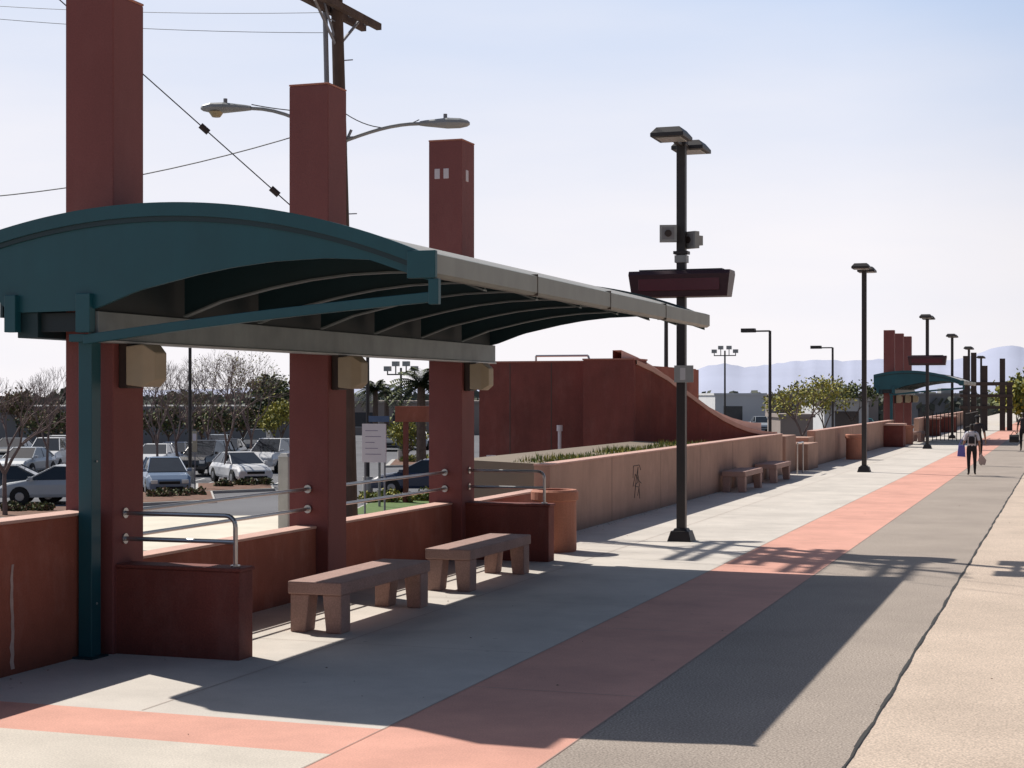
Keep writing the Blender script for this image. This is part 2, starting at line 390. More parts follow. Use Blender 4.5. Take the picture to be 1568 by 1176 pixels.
# ---------------- platform lamps ----------------
def lamp(x,y,H,heads=2,sign=False,speakers=False):
    l=MB('platform_lamp')
    l.frus(x,y,0,.17,.20,.15,'lamp_dark'); l.frus(x,y,.17,.21,.12,.10,'lamp_dark')
    l.box(x-.072,x+.072,y-.072,y+.072,.2,H-.12,'lamp_dark')
    l.box(x-.09,x+.09,y-.09,y+.09,H-.16,H-.08,'lamp_dark')
    for sgn in((-1,1) if heads==2 else (-1,)):
        yc=y+sgn*.72
        l.box(x-.04,x+.04,min(y,y+sgn*.42),max(y,y+sgn*.42),H-.18,H-.10,'lamp_dark')
        a,b=.27,.34
        z0,z1=H-.16,H
        vs=[(x-a,yc-b,z0),(x+a,yc-b,z0),(x+a,yc+b,z0),(x-a,yc+b,z0),
            (x-a,yc-b,z0+.06),(x+a,yc-b,z0+.06),(x+a,yc+b,z0+.06),(x-a,yc+b,z0+.06),
            (x-a*.7,yc-b*.75,z1),(x+a*.7,yc-b*.75,z1),(x+a*.7,yc+b*.75,z1),(x-a*.7,yc+b*.75,z1)]
        l.add(vs,[(0,3,2,1),(0,1,5,4),(1,2,6,5),(2,3,7,6),(3,0,4,7),(4,5,9,8),(5,6,10,9),(6,7,11,10),(7,4,8,11),(8,9,10,11)],'lamp_dark')
        l.box(x-a*.75,x+a*.75,yc-b*.75,yc+b*.75,z0-.012,z0-.002,'lamp_lens')
    l.obj(bevel=.01)
    if sign:
        s=MB('led_display_sign'); zb,zt=sign,sign+.43
        pr=[(y-.20,zb),(y+.20,zb),(y+.24,zt-.06),(y+.20,zt),(y-.20,zt),(y-.24,zt-.06)]
        vs=[(x-.80,a,b) for a,b in pr]+[(x+.80,a,b) for a,b in pr]
        for i in(3,4,5,2): 
            vs[i]=(x-.85,vs[i][1],vs[i][2]); vs[i+6]=(x+.85,vs[i+6][1],vs[i+6][2])
        s.add(vs,[tuple(range(6)),tuple(range(11,5,-1))]+[(i,6+i,6+(i+1)%6,(i+1)%6) for i in range(6)],'led_body')
        s.box(x-.68,x+.68,y-.232,y-.222,zb+.10,zb+.30,'led_face')
        s.box(x-.70,x+.70,y-.10,y+.10,zt,zt+.03,'lamp_dark')
        s.obj(bevel=.012)
    if speakers:
        s=MB('horn_speaker')
        for (cx,cy,cz,rz) in((x-.20,y-.12,5.07,.25),(x+.17,y+.16,4.98,-.5)):
            M=Matrix.Translation((cx,cy,cz))@Matrix.Rotation(rz,4,'Z')
            s.box(-.14,.14,-.13,-.02,-.14,.14,'cobra_gray',M); s.box(-.08,.08,-.02,.14,-.08,.08,'cobra_gray',M)
            s.box(-.10,.10,-.134,-.131,-.10,.10,'bldg_gray',M)
            p=M@Vector((0,-.134,0)); q=M@Vector((0,-.15,0)); s.cyl(p,q,.05,.06,'dark_brown',12)
        s.box(x-.12,x+.12,y-.1,y+.1,4.74,4.79,'lamp_dark'); s.box(x-.1,x+.1,y-.09,y+.09,4.6,4.72,'cobra_gray')
        s.obj(bevel=.008)
        s=MB('platform_notice_sign'); s.box(x-.10,x+.22,y-.11,y-.09,2.62,2.90,'cobra_gray'); s.box(x-.0,x+.09,y-.114,y-.111,2.66,2.86,'bldg_white'); s.box(x-.085,x+.085,y-.09,y+.085,2.68,2.72,'lamp_dark'); s.obj(bevel=.004)
lamp(-6.09,26.25,6.70,2,4.03,True)
lamp(-6.15,51.8,6.5)
lamp(-6.15,75.5,6.05,2,3.78)
lamp(-6.3,94,5.85); lamp(-6.2,108,5.55); lamp(-6.2,123,5.3)

def lotlamp(px,pt,d,side=-1,kind=0):
    x,y=site(px,d); z=zat(pt,d)
    l=MB('parking_lot_lamp'); l.cyl((x,y,-1.7),(x,y,-1.0),.22,.22,'kerb',12); l.cyl((x,y,-1),(x,y,z-.05),.09,.07,'lamp_dark',8)
    if kind==0:
        l.box(x+side*.9 if side<0 else x,x if side<0 else x+.9,y-.04,y+.04,z-.1,z-.02,'lamp_dark')
        l.box(x+side*1.1-.35,x+side*1.1+.35,y-.22,y+.22,z-.12,z+.08,'lamp_dark')
    else:
        l.box(x-.9,x+.9,y-.04,y+.04,z-.5,z-.42,'lamp_dark')
        for dx,dz in((-.9,0),(-.35,.3),(.35,.3),(.9,0)):
            l.box(x+dx-.03,x+dx+.03,y-.03,y+.03,z-.5,z-.2+dz,'lamp_dark')
            l.box(x+dx-.2,x+dx+.2,y-.15,y+.15,z-.25+dz,z+.05+dz,'cobra_gray')
    l.obj()
lotlamp(1020,463,58.5); lotlamp(1179,505,82); lotlamp(1275,531,108); lotlamp(1110,536,135,kind=1)
lotlamp(291,450,76,1); lotlamp(614,562,100,kind=1); lotlamp(563,500,68)

# ---------------- utility pole ----------------
bx,by=-13.35,28.9
def upole():
    p=MB('utility_pole')
    top=Vector((bx-.35,by-.1,15.0)); bot=Vector((bx+.08,by,-1.75))
    p.cyl(bot,top,.16,.10,'wood_pole',12)
    def at(z): t=(z-bot.z)/(top.z-bot.z); return bot.lerp(top,t)
    off=Vector((-.20,-.10,0))
    p.cyl(at(-1.7)+off*1.2,at(13)+off,.055,.05,'conduit',8); p.cyl(at(-1.7)+off*1.1+Vector((.02,-.12,0)),at(8.2)+off+Vector((0,-.08,0)),.03,.03,'conduit',8)
    z=2.2
    while z<14:
        c=at(z); s=1 if int(z/.75)%2 else -1
        p.cyl(c,c+Vector((.12+.19,0,0)) if s>0 else c+Vector((0,-.30,0)),.012,.012,'conduit',6); z+=.75
    for z,L,n in((9.95,1.65,5),(11.2,1.4,4),(12.3,1.75,6),(13.9,1.5,5)):
        c=at(z)
        for s in(-.17,.17):
            p.box(c.x+s-.055,c.x+s+.055,c.y-L,c.y+L,z-.06,z+.07,'wood_pole')
        for k in range(n):
            yy=c.y-L+.1+(2*L-.2)*k/(n-1)
            if z>10: p.cyl((c.x,yy,z+.06),(c.x,yy,z+.34),.09,.05,'ceramic',8)
            p.cyl((c.x-.17,yy,z+.05),(c.x+.17,yy,z+.05),.03,.03,'conduit',6)
        for s in(-1,1): p.tube([(c.x,c.y+s*L*.6,z-.03),(c.x,c.y,z-.75)],.03,'conduit',6)
    for (z,dy) in((11.7,-.55),(11.7,.55),(13.2,.5)):
        c=at(z); p.cyl((c.x+.15,c.y+dy,z-.55),(c.x+.15,c.y+dy,z+.35),.24,.24,'cobra_gray',14); p.cyl((c.x+.15,c.y+dy,z+.35),(c.x+.15,c.y+dy,z+.55),.04,.03,'ceramic',8)
    for k in range(10):
        c=at(10.2+k*.45); a=random.uniform(-1.5,1.5)
        p.tube([c,(c.x+.3,c.y+a*.5,c.z+.3),(c.x+.15,c.y+a,c.z+.7)],.035,'wire',6)
    right=Vector((CA,SA,0))
    def arm(sg,L,z0,z1):
        c=at(z0); pts=[]
        for i in range(9):
            t=i/8; pts.append(c+right*(sg*L*t)+Vector((0,0,(z1-z0)*math.sin(t*math.pi/2))))
        p.tube(pts,.035,'cobra_gray',8)
        e=pts[-1]
        prof=[(0,.06,.05),(.12,.08,.07),(.3,.12,.09),(.55,.17,.12),(.8,.16,.11),(.95,.1,.07),(1.0,.03,.03)]
        n=12;vs=[];fs=[]
        for (s_,w,h) in prof:
            for i in range(n):
                a=2*math.pi*i/n; q=e+right*(sg*s_*.98)+Vector((-SA,CA,0))*(w*math.cos(a))+Vector((0,0,h*math.sin(a)*(1 if math.sin(a)>0 else .8)))
                vs.append(q)
        for j in range(len(prof)-1):
            for i in range(n): fs.append((j*n+i,j*n+(i+1)%n,(j+1)*n+(i+1)%n,(j+1)*n+i))
        p.add(vs,fs,'cobra_gray')
        if sg<0:
            l=e+right*(sg*.68)+Vector((0,0,-.13)); p.cyl(l+Vector((0,0,.06)),l-Vector((0,0,.04)),.15,.08,'lens_amber',12)
        p.cyl(e+right*sg*.5+Vector((0,0,.09)),e+right*sg*.5+Vector((0,0,.19)),.04,.04,'conduit',8)
    arm(1,1.55,7.35,7.72); arm(-1,1.75,7.35,8.02)
    p.tube([at(7.2)+right*.1,at(7.35)+right*.1,at(7.6)+right*.22],.03,'conduit',6)
    p.obj()
    w=MB('overhead_wires')
    def span(a,b,sag,r=.012,n=14):
        a,b=Vector(a),Vector(b)
        w.tube([a.lerp(b,i/n)-Vector((0,0,sag*4*(i/n)*(1-i/n))) for i in range(n+1)],r,'wire',5)
    def P(px,py,d): x,y=site(px,d); return Vector((x,y,zat(py,d)))
    a=at(5.2); b=P(60,-28,30); span(a,b,0)
    for t in(.235,.47):
        q=a.lerp(b,t); dd=(b-a).normalized(); w.cyl(q-dd*.1,q+dd*.1,.06,.06,'dark_brown',8)
    span(at(7.75),P(-60,305,34),.25)
    span(at(7.95),P(385,160,31),.05,.01); span(at(8.0),at(7.72)+right*1.55+Vector((0,0,.08)),.25,.01)
    span(at(9.5),P(-80,22,34),.1,.006); span(at(9.9),P(-80,4,36),.1,.006)
    for s in(-1.4,-.5,.5,1.4):
        span(at(12.6)+Vector((0,s,0)),Vector((-55,by+12+s,13)),.6); span(at(12.6)+Vector((0,s,0)),Vector((20,by-22+s,14)),.6)
    w.tube([at(9.2),P(483,0,31.2)+Vector((0,0,.5))],.025,'conduit',6)
    w.obj()
upole()

# ---------------- ramp structure ----------------
r=MB('ramp_structure')
r.box(-15.6,-12.4,42.4,42.8,-1.7,3.32,'ramp_dark'); r.box(-12.4,-11.0,41.8,43.2,-1.7,3.36,'ramp_dark')
r.box(-12.42,-10.98,41.78,43.22,3.36,3.40,'coping_red'); r.box(-15.6,-12.42,42.38,42.82,3.32,3.36,'coping_red')
r.box(-15.6,-15.2,42.8,50,-1.7,3.3,'ramp_dark')
for xx in(-14.7,-13.5): r.box(xx,xx+.02,42.394,42.41,-1.7,3.3,'joint')
r.box(-11.6,-11.25,43.22,50.5,-1.7,3.25,'orange_wall'); r.box(-16,-11.25,50.5,50.9,-1.7,3.23,'orange_wall')
path=[(-11.0,42.0,3.38),(-10.75,42.7,3.2),(-10.45,43.3,2.95),(-10.2,43.8,2.68),(-9.9,44.3,2.38),(-9.6,44.8,2.08),(-9.35,45.4,1.83),(-9.1,46.0,1.64),(-8.9,46.7,1.5),(-8.7,47.5,1.40),(-8.56,48.4,1.34),(-8.5,49.3,1.32)]
n=len(path)
def parapet(off,dz,w_,side,cap,ch):
    vs=[]
    for i,(x,y,z) in enumerate(path):
        a=Vector(path[max(0,i-1)][:2]); b=Vector(path[min(n-1,i+1)][:2]); t=(b-a).normalized(); nr=Vector((t.y,-t.x)); z+=dz
        for o,zz in((0,-1.7),(0,z-ch),(.04,z-ch),(.04,z),(-w_,z),(-w_,-1.7)):
            vs.append((x+nr.x*(o+off),y+nr.y*(o+off),zz))
    for k,m in((0,side),(1,cap),(2,cap),(3,cap),(4,side)):
        r.add(vs,[(i*6+k,(i+1)*6+k,(i+1)*6+k+1,i*6+k+1) for i in range(n-1)],m)
    r.add(vs[-6:],[(0,1,2,3,4,5)],side)
parapet(0,-.02,.30,'ramp_dark','coping',.12); parapet(-.5,.25,.25,'ramp_dark','coping_sunlit',.28)
r.obj()
r=MB('roof_edge_rail')
r.tube([(-14,42.6,3.5),(-12.5,42.6,3.5),(-12.45,42.6,3.36)],.03,'steel_rail',8); r.tube([(-14,42.6,3.36),(-14,42.6,3.5)],.03,'steel_rail',8); r.obj()
p=MB('planter_bed'); p.prism([(-8.6,-1.7),(-8.6,1.12),(-9.6,1.15),(-10.9,1.2),(-11.6,-1.7)],28.5,41.7,'dirt'); p.obj()
gr=MB('planter_grass')
for i in range(3600):
    x=random.uniform(-9.9,-8.62); y=random.uniform(28.6,41.6)
    if random.random()<.5*(.5+.5*math.sin(y*2.1)): continue
    z=1.12; h=random.uniform(.04,.14)*(1+.5*math.sin(y*1.3)); a=random.uniform(0,6.28); w_=.02
    gr.add([(x-w_*math.cos(a),y-w_*math.sin(a),z),(x+w_*math.cos(a),y+w_*math.sin(a),z),(x+random.uniform(-.06,.06),y+random.uniform(-.06,.06),z+h)],[(0,1,2)],random.choice(['grass','leaf_lit','leaf_yel']))
gr.obj()
b=MB('stepped_planter'); b.box(-9.6,-8.35,50.2,52.2,-.2,1.15,'beige_wall'); b.box(-9.4,-8.0,52.4,54.6,-.2,.85,'beige_wall'); b.box(-9.3,-8.32,54.6,55.9,-.2,1.0,'beige_wall'); b.obj(bevel=.03)
b=MB('stair_rail')
for yy in(49.6,50.7): b.tube([(-7.9,yy,0),(-7.9,yy,.95)],.025,'steel_rail',8)
b.tube([(-7.9,49.6,.95),(-7.9,50.7,.95)],.025,'steel_rail',8); b.obj()
x,y=site(857,44); p=MB('marker_post'); p.cyl((x,y,-1.7),(x,y,zat(660,44)),.05,.05,'sign_white',10); p.cyl((x,y,zat(660,44)),(x,y,zat(651,44)),.085,.085,'sign_white',10); p.obj()
x,y=site(752,40); p=MB('small_sign'); p.box(x-.12,x+.12,y-.01,y+.01,zat(712,40),zat(697,40),'sign_white'); p.box(x-.06,x+.06,y-.014,y-.011,zat(708,40),zat(700,40),'sign_ink'); p.cyl((x,y+.03,-1.7),(x,y+.03,zat(699,40)),.02,.02,'conduit',6); p.obj()
x,y=site(573,45); p=MB('notice_board')
p.box(x-.36,x+.36,y-.02,y+.02,zat(708,45),zat(649,45),'sign_white')
for k in range(5): p.box(x-.26,x+.22-.1*(k%3),y-.024,y-.021,zat(696-k*9,45),zat(695-k*9,45),'sign_ink')
for s in(-.3,.3): p.cyl((x+s,y+.04,-1.7),(x+s,y+.04,zat(650,45)),.03,.03,'conduit',6)
p.obj()
x,y=site(580,58); p=MB('blue_road_sign'); p.box(x-.4,x+.4,y,y+.03,zat(646,58),zat(637,58),'sign_blue'); p.cyl((x,y+.06,-1.7),(x,y+.06,zat(637,58)),.05,.05,'conduit',6); p.obj()
x,y=site(640,60); p=MB('monument_sign'); p.box(x-.9,x+1.3,y-.05,y+.35,zat(646,60),zat(622,60),'orange_wall'); p.box(x-.6,x-.5,y,y+.3,-1.7,zat(646,60),'red_stucco'); p.box(x+.9,x+1.0,y,y+.3,-1.7,zat(646,60),'red_stucco'); p.obj()
x,y=site(437,48); p=MB('gate_post'); p.box(x-.16,x+.16,y-.16,y+.16,-1.7,zat(700,48),'kerb'); p.frus(x,y,zat(700,48),zat(694,48),.18,.1,'kerb'); p.obj(bevel=.01)
x,y=site(298,70); p=MB('parking_sign'); p.box(x-.12,x+.12,y-.01,y+.01,zat(692,70),zat(660,70),'speaker_beige'); p.box(x-.09,x+.09,y-.014,y-.011,zat(675,70),zat(664,70),'sign_white'); p.cyl((x,y+.03,-1.7),(x,y+.03,zat(662,70)),.03,.03,'conduit',6); p.obj()

# ---------------- parking lot islands ----------------
def patch(name,corners,z0,z1,m,ktop=None):
    b=MB(name); cs=[site(px,dpk(py)) for px,py in corners]
    k=len(cs); vs=[(x,y,z0) for x,y in cs]+[(x,y,z1) for x,y in cs]
    b.add(vs,[tuple(range(k,2*k))]+[(i,(i+1)%k,k+(i+1)%k,k+i) for i in range(k)],m)
    if ktop:
        cx=sum(c[0] for c in cs)/k; cy=sum(c[1] for c in cs)/k
        b.add([(cx+(x-cx)*.94,cy+(y-cy)*.94,z1+.01) for x,y in cs],[tuple(range(k))],ktop)
    b.obj()
patch('sidewalk',[(60,850),(520,850),(470,794),(190,797)],-1.72,-1.58,'pave_cream')
patch('planting_island',[(215,775),(330,770),(325,756),(215,758)],-1.72,-1.58,'kerb','mulch')
patch('planting_island',[(300,757),(420,752),(415,741),(300,744)],-1.72,-1.58,'kerb','mulch')
patch('planting_island',[(-60,800),(120,795),(120,780),(-60,784)],-1.72,-1.58,'kerb','mulch')
patch('lawn_verge',[(520,796),(700,782),(690,764),(560,776)],-1.72,-1.58,'kerb','grass')
patch('planting_island',[(590,716),(800,712),(790,704),(600,706)],-1.72,-1.58,'kerb','mulch')
b=MB('parking_bay_markings')
for k in range(-8,26):
    x,y=site(60+k*34,78); M=Matrix.Translation((x,y,0))@Matrix.Rotation(A,4,'Z')
    vs=[M@Vector(v) for v in((-.05,-3,-1.695),(.05,-3,-1.695),(.05,2.5,-1.695),(-.05,2.5,-1.695))]
    b.add(vs,[(0,1,2,3)],'paint_white')
b.obj()

# ---------------- vegetation ----------------
def tree(name,x,y,z,h,spread,leaf=None,dens=0,bark='bark',seed=0,depth=5,leafsz=.12,trunk=.09,fork=.3):
    rnd=random.Random(seed); t=MB(name); tips=[]
    def grow(p,d,L,r,k):
        q=p+d*L; mid=p.lerp(q,.5)+Vector((rnd.uniform(-1,1),rnd.uniform(-1,1),0))*L*.06
        t.cyl(p,mid,r,r*.85,bark,6 if k>2 else 4,False); t.cyl(mid,q,r*.85,r*.68,bark,6 if k>2 else 4,False)
        if k<=2: tips.append((mid,q))
        if k==0: return
        n=rnd.choice([2,3,3]) if k<depth else rnd.choice([3,4])
        for i in range(n):
            a=2*math.pi*(i+rnd.random()*.7)/n; tilt=rnd.uniform(.3,.75)*spread
            ax=d.orthogonal().normalized(); ax=Matrix.Rotation(a,3,d)@ax
            nd=(Matrix.Rotation(tilt,3,ax)@d); nd=(nd+Vector((0,0,.18))).normalized()
            grow(q,nd,L*rnd.uniform(.62,.86),r*.62,k-1)
    grow(Vector((x,y,z)),Vector((rnd.uniform(-.05,.05),rnd.uniform(-.05,.05),1)).normalized(),h*fork,trunk,depth)
    if leaf:
        for a,b_ in tips:
            if rnd.random()>.9: continue
            for i in range(dens):
                c=a.lerp(b_,rnd.random()*1.15)+Vector((rnd.gauss(0,1),rnd.gauss(0,1),rnd.gauss(0,1)))*leafsz*1.6
                u=Vector((rnd.uniform(-1,1),rnd.uniform(-1,1),rnd.uniform(-1,1))).normalized(); v=u.orthogonal().normalized()
                s=leafsz*rnd.uniform(.5,1.2)
                t.add([c-u*s,c+v*s*.6,c+u*s,c-v*s*.6],[(0,1,2,3)],rnd.choice(leaf))
    return t.obj()
def tr(name,px,d,toppy,**k):
    x,y=site(px,d); h=(zat(toppy,d)+1.7); return tree(name,x,y,-1.7,h*.92,k.pop('spread',1.0),**k)
tr('bare_tree',8,54,545,seed=3,bark='bark_gray',depth=6,spread=.95,trunk=.10)
tr('bare_tree',75,78,560,seed=4,bark='bark_gray',depth=6,spread=.9,trunk=.09)
tr('bare_tree',240,80,556,seed=25,bark='bark_gray',depth=6,spread=.85,trunk=.08)
tr('bare_tree',268,84,552,seed=5,bark='bark_gray',depth=6,trunk=.09)
tr('bare_tree',318,92,545,seed=26,bark='bark_gray',depth=6,spread=.9,trunk=.09)
tr('bare_tree',345,76,535,seed=6,bark='bark_gray',depth=6,leaf=['leaf_dry','leaf_yel'],dens=1,leafsz=.04,trunk=.09)
tr('bare_tree',385,88,550,seed=8,bark='bark_gray',depth=6,leaf=['leaf_dry','leaf_lit','leaf_yel'],dens=1,leafsz=.06,trunk=.09)
tr('street_tree',427,95,610,seed=9,bark='bark',depth=5,leaf=['leaf_yel','leaf_yel','leaf_lit'],dens=7,leafsz=.10)
tr('bare_tree',290,112,585,seed=27,bark='bark_gray',depth=6,leaf=['leaf_dry','leaf_lit'],dens=2,leafsz=.08)
for i,(px,tp) in enumerate([(235,604),(258,600),(308,602),(335,598),(372,600),(400,596),(60,600),(85,604)]):
    tr('street_tree',px,116+i%3*2,tp,seed=60+i,bark='bark',depth=4,leaf=['leaf_dry','leaf_lit','leaf_dark'],dens=10,leafsz=.14,spread=1.2,fork=.26)
tr('street_tree',415,118,578,seed=19,bark='bark',depth=5,leaf=['leaf_dark','leaf_dark','leaf_lit'],dens=7,leafsz=.16)
tr('street_tree',620,82,632,seed=10,bark='bark',depth=4,leaf=['leaf_yel','leaf_lit'],dens=14,leafsz=.1)
tr('street_tree',1228,96,557,seed=11,bark='bark_gray',depth=5,leaf=['leaf_yel','leaf_yel','leaf_yel','leaf_lit'],dens=5,leafsz=.11,trunk=.10,spread=1.15)
tr('street_tree',1262,125,580,seed=12,bark='bark',depth=5,leaf=['leaf_yel','leaf_lit'],dens=5,leafsz=.14)
tr('street_tree',1305,150,576,seed=13,bark='bark',depth=5,leaf=['leaf_dark','leaf_lit','leaf_lit'],dens=6,leafsz=.18)
tr('street_tree',30,125,598,seed=14,bark='bark',depth=5,leaf=['leaf_dry','leaf_dry','leaf_lit'],dens=5,leafsz=.15)
tr('street_tree',1556,150,575,seed=15,bark='bark',depth=5,leaf=['leaf_lit','leaf_lit','leaf_dark'],dens=14,leafsz=.28,spread=1.2)
tr('street_tree',1585,135,578,seed=16,bark='bark',depth=5,leaf=['leaf_lit','leaf_yel'],dens=14,leafsz=.28,spread=1.2)
def palm(px,d,top,seed):
    rnd=random.Random(seed); x,y=site(px,d); zt=zat(top,d)-.8; t=MB('palm_tree')
    t.cyl((x,y,-1.7),(x,y,zt),.28,.2,'bark',8)
    for i in range(46):
        a=rnd.uniform(0,6.28); e=rnd.uniform(-.7,1.3); L=rnd.uniform(1.3,1.9); pts=[]
        for k in range(6):
            s=k/5*L; pts.append(Vector((x+math.cos(a)*s*math.cos(e),y+math.sin(a)*s*math.cos(e),zt+s*math.sin(e)-.28*s*s)))
        for k in range(5):
            for sg in(-1,1):
                for q in range(3):
                    c=pts[k].lerp(pts[k+1],q/3); sd=Vector((-math.sin(a),math.cos(a),0))*sg*.38
                    t.add([c,c+sd+Vector((0,0,-.15)),c+Vector((math.cos(a),math.sin(a),0))*.12],[(0,1,2)],rnd.choice(['leaf_dark','leaf_dark','leaf_lit']))
    t.obj()
palm(645,78,562,1); palm(575,130,580,2); palm(592,150,586,3); palm(412,140,572,4)
def shrub(px,d,n,r,seed,leaf,name='shrub'):
    rnd=random.Random(seed); x,y=site(px,d); t=MB(name)
    lobes=[(rnd.uniform(-r,r),rnd.uniform(-r*.4,r*.4),rnd.uniform(.1,.45)*r,rnd.uniform(.25,.5)*r) for _ in range(9)]
    for k in range(6): t.cyl((x,y,-1.62),(x+rnd.uniform(-r,r)*.6,y,-1.6+r*.6),.02,.01,'bark',4)
    for i in range(n):
        l=rnd.choice(lobes); v=Vector((rnd.gauss(0,1),rnd.gauss(0,1),rnd.gauss(0,1))).normalized()*l[3]*rnd.uniform(.6,1.1)
        c=Vector((x+l[0],y+l[1],-1.6+l[2]))+v; c.z=max(c.z,-1.6)
        u=Vector((rnd.uniform(-1,1),rnd.uniform(-1,1),rnd.uniform(-1,1))).normalized(); w=u.orthogonal().normalized(); s=.07
        t.add([c-u*s,c+w*s*.6,c+u*s,c-w*s*.6],[(0,1,2,3)],rnd.choice(leaf))
    t.obj()
for i,(px,py) in enumerate([(240,765),(270,764),(300,762),(340,749),(375,747),(400,746),(20,788),(60,787)]):
    shrub(px,dpk(py),420,.42,30+i,['leaf_lit','leaf_dark','leaf_dry'])
for i,(px,py) in enumerate([(565,772),(600,774),(640,771),(620,710),(660,709),(780,706)]):
    shrub(px,dpk(py),600,.6,50+i,['grass','leaf_lit','leaf_yel'])
t=MB('distant_trees'); rnd=random.Random(5)
for i in range(150):
    px=rnd.uniform(-150,1750); d=rnd.uniform(230,330); x,y=site(px,d); R_=rnd.uniform(2.5,5); H_=rnd.uniform(3.2,5.2)
    if 650<px<1050 and rnd.random()<.5: continue
    for k in range(90):
        v=Vector((rnd.gauss(0,1),rnd.gauss(0,1),rnd.gauss(0,.8))).normalized()*rnd.uniform(.5,1)
        c=Vector((x+v.x*R_,y+v.y*R_,-1.7+H_*.55+v.z*H_*.5)); u=Vector((rnd.uniform(-1,1),rnd.uniform(-1,1),rnd.uniform(-1,1))).normalized(); w=u.orthogonal().normalized(); s=rnd.uniform(.5,1.0)
        t.add([c-u*s,c+w*s*.7,c+u*s,c-w*s*.7],[(0,1,2,3)],'treeline')
t.obj()

# ---------------- buildings ----------------
def bldg(name,px0,px1,d,top,depth,m,win=0,base=-1.72,parap=.25):
    xa,ya=site(px0,d); xb,yb=site(px1,d); L=math.hypot(xb-xa,yb-ya); ang=math.atan2(yb-ya,xb-xa)
    M=Matrix.Translation((xa,ya,0))@Matrix.Rotation(ang,4,'Z'); h=zat(top,d)
    b=MB(name); b.box(0,L,0,depth,base,h-parap,m,M); b.box(-.15,L+.15,-.15,depth+.15,h-parap,h,m,M)
    n=int(L/4)
    for i in range(n):
        if win and (win==1 or i%4==2):
            b.box(1+i*4,1+i*4+2.2,-.03,.02,base+.9,base+min(2.9,h-base-1.2),'win_dark',M)
            b.box(1+i*4-.1,1+i*4+2.3,-.06,.02,base+.78,base+.88,'kerb',M)
    for i in range(max(1,n//4)):
        x_=(i+.3)*16; 
        if x_<L-3: b.box(x_,x_+1.8,2,4,h,h+.7,'cobra_gray',M)
    b.obj()
bldg('warehouse_building',-120,470,126,622,20,'bldg_gray',2)
bldg('commercial_building',470,760,170,614,18,'bldg_tan',1)
bldg('commercial_building',1095,1172,190,602,20,'bldg_white',1)
bldg('commercial_building',1180,1345,230,603,20,'bldg_tan',1)
bldg('storage_building',1195,1245,118,634,6,'bldg_tan',0)
bldg('commercial_building',1262,1330,150,610,12,'bldg_white',1)
bldg('commercial_building',1395,1480,230,602,12,'bldg_gray',1)

pg=MB('station_pergola')
for px,tp in((1479,545),(1491,540),(1508,560),(1535,549),(1546,585)):
    x,y=site(px,112); pg.box(x-.18,x+.18,y-.18,y+.18,0,zat(tp,112),'dark_brown')
x0,y0=site(1470,112); x1,y1=site(1552,112)
for z0,z1 in((3.1,3.35),(2.3,2.5),(1.5,1.7)):
    pg.box(0,1,-.05,.05,z0,z1,'dark_brown',Matrix.Translation((x0,y0-.3,0))@Matrix.Rotation(math.atan2(y1-y0,x1-x0),4,'Z')@Matrix.Diagonal((math.hypot(x1-x0,y1-y0),1,1,1)))
pg.obj()
fn=MB('platform_railing'); yy=84
for i in range(27): 
    fn.box(-5.02,-4.98,yy+i*.45,yy+i*.45+.04,0,1.5,'lamp_dark')
for z in(.15,.8,1.48): fn.box(-5.015,-4.985,84,95.8,z,z+.05,'lamp_dark')
for i in range(12): fn.box(-7.5+i*.21,-7.46+i*.21,89.98,90.02,0,1.5,'lamp_dark')
fn.obj()
for (x,y) in((-7.9,78),(-7.9,100),(-7.6,110)):
    b=MB('platform_planter'); b.box(x-.5,x+.5,y-.6,y+.6,0,1.0,'red_stucco'); b.box(x-.56,x+.56,y-.66,y+.66,1.0,1.1,'coping'); b.obj(bevel=.03)

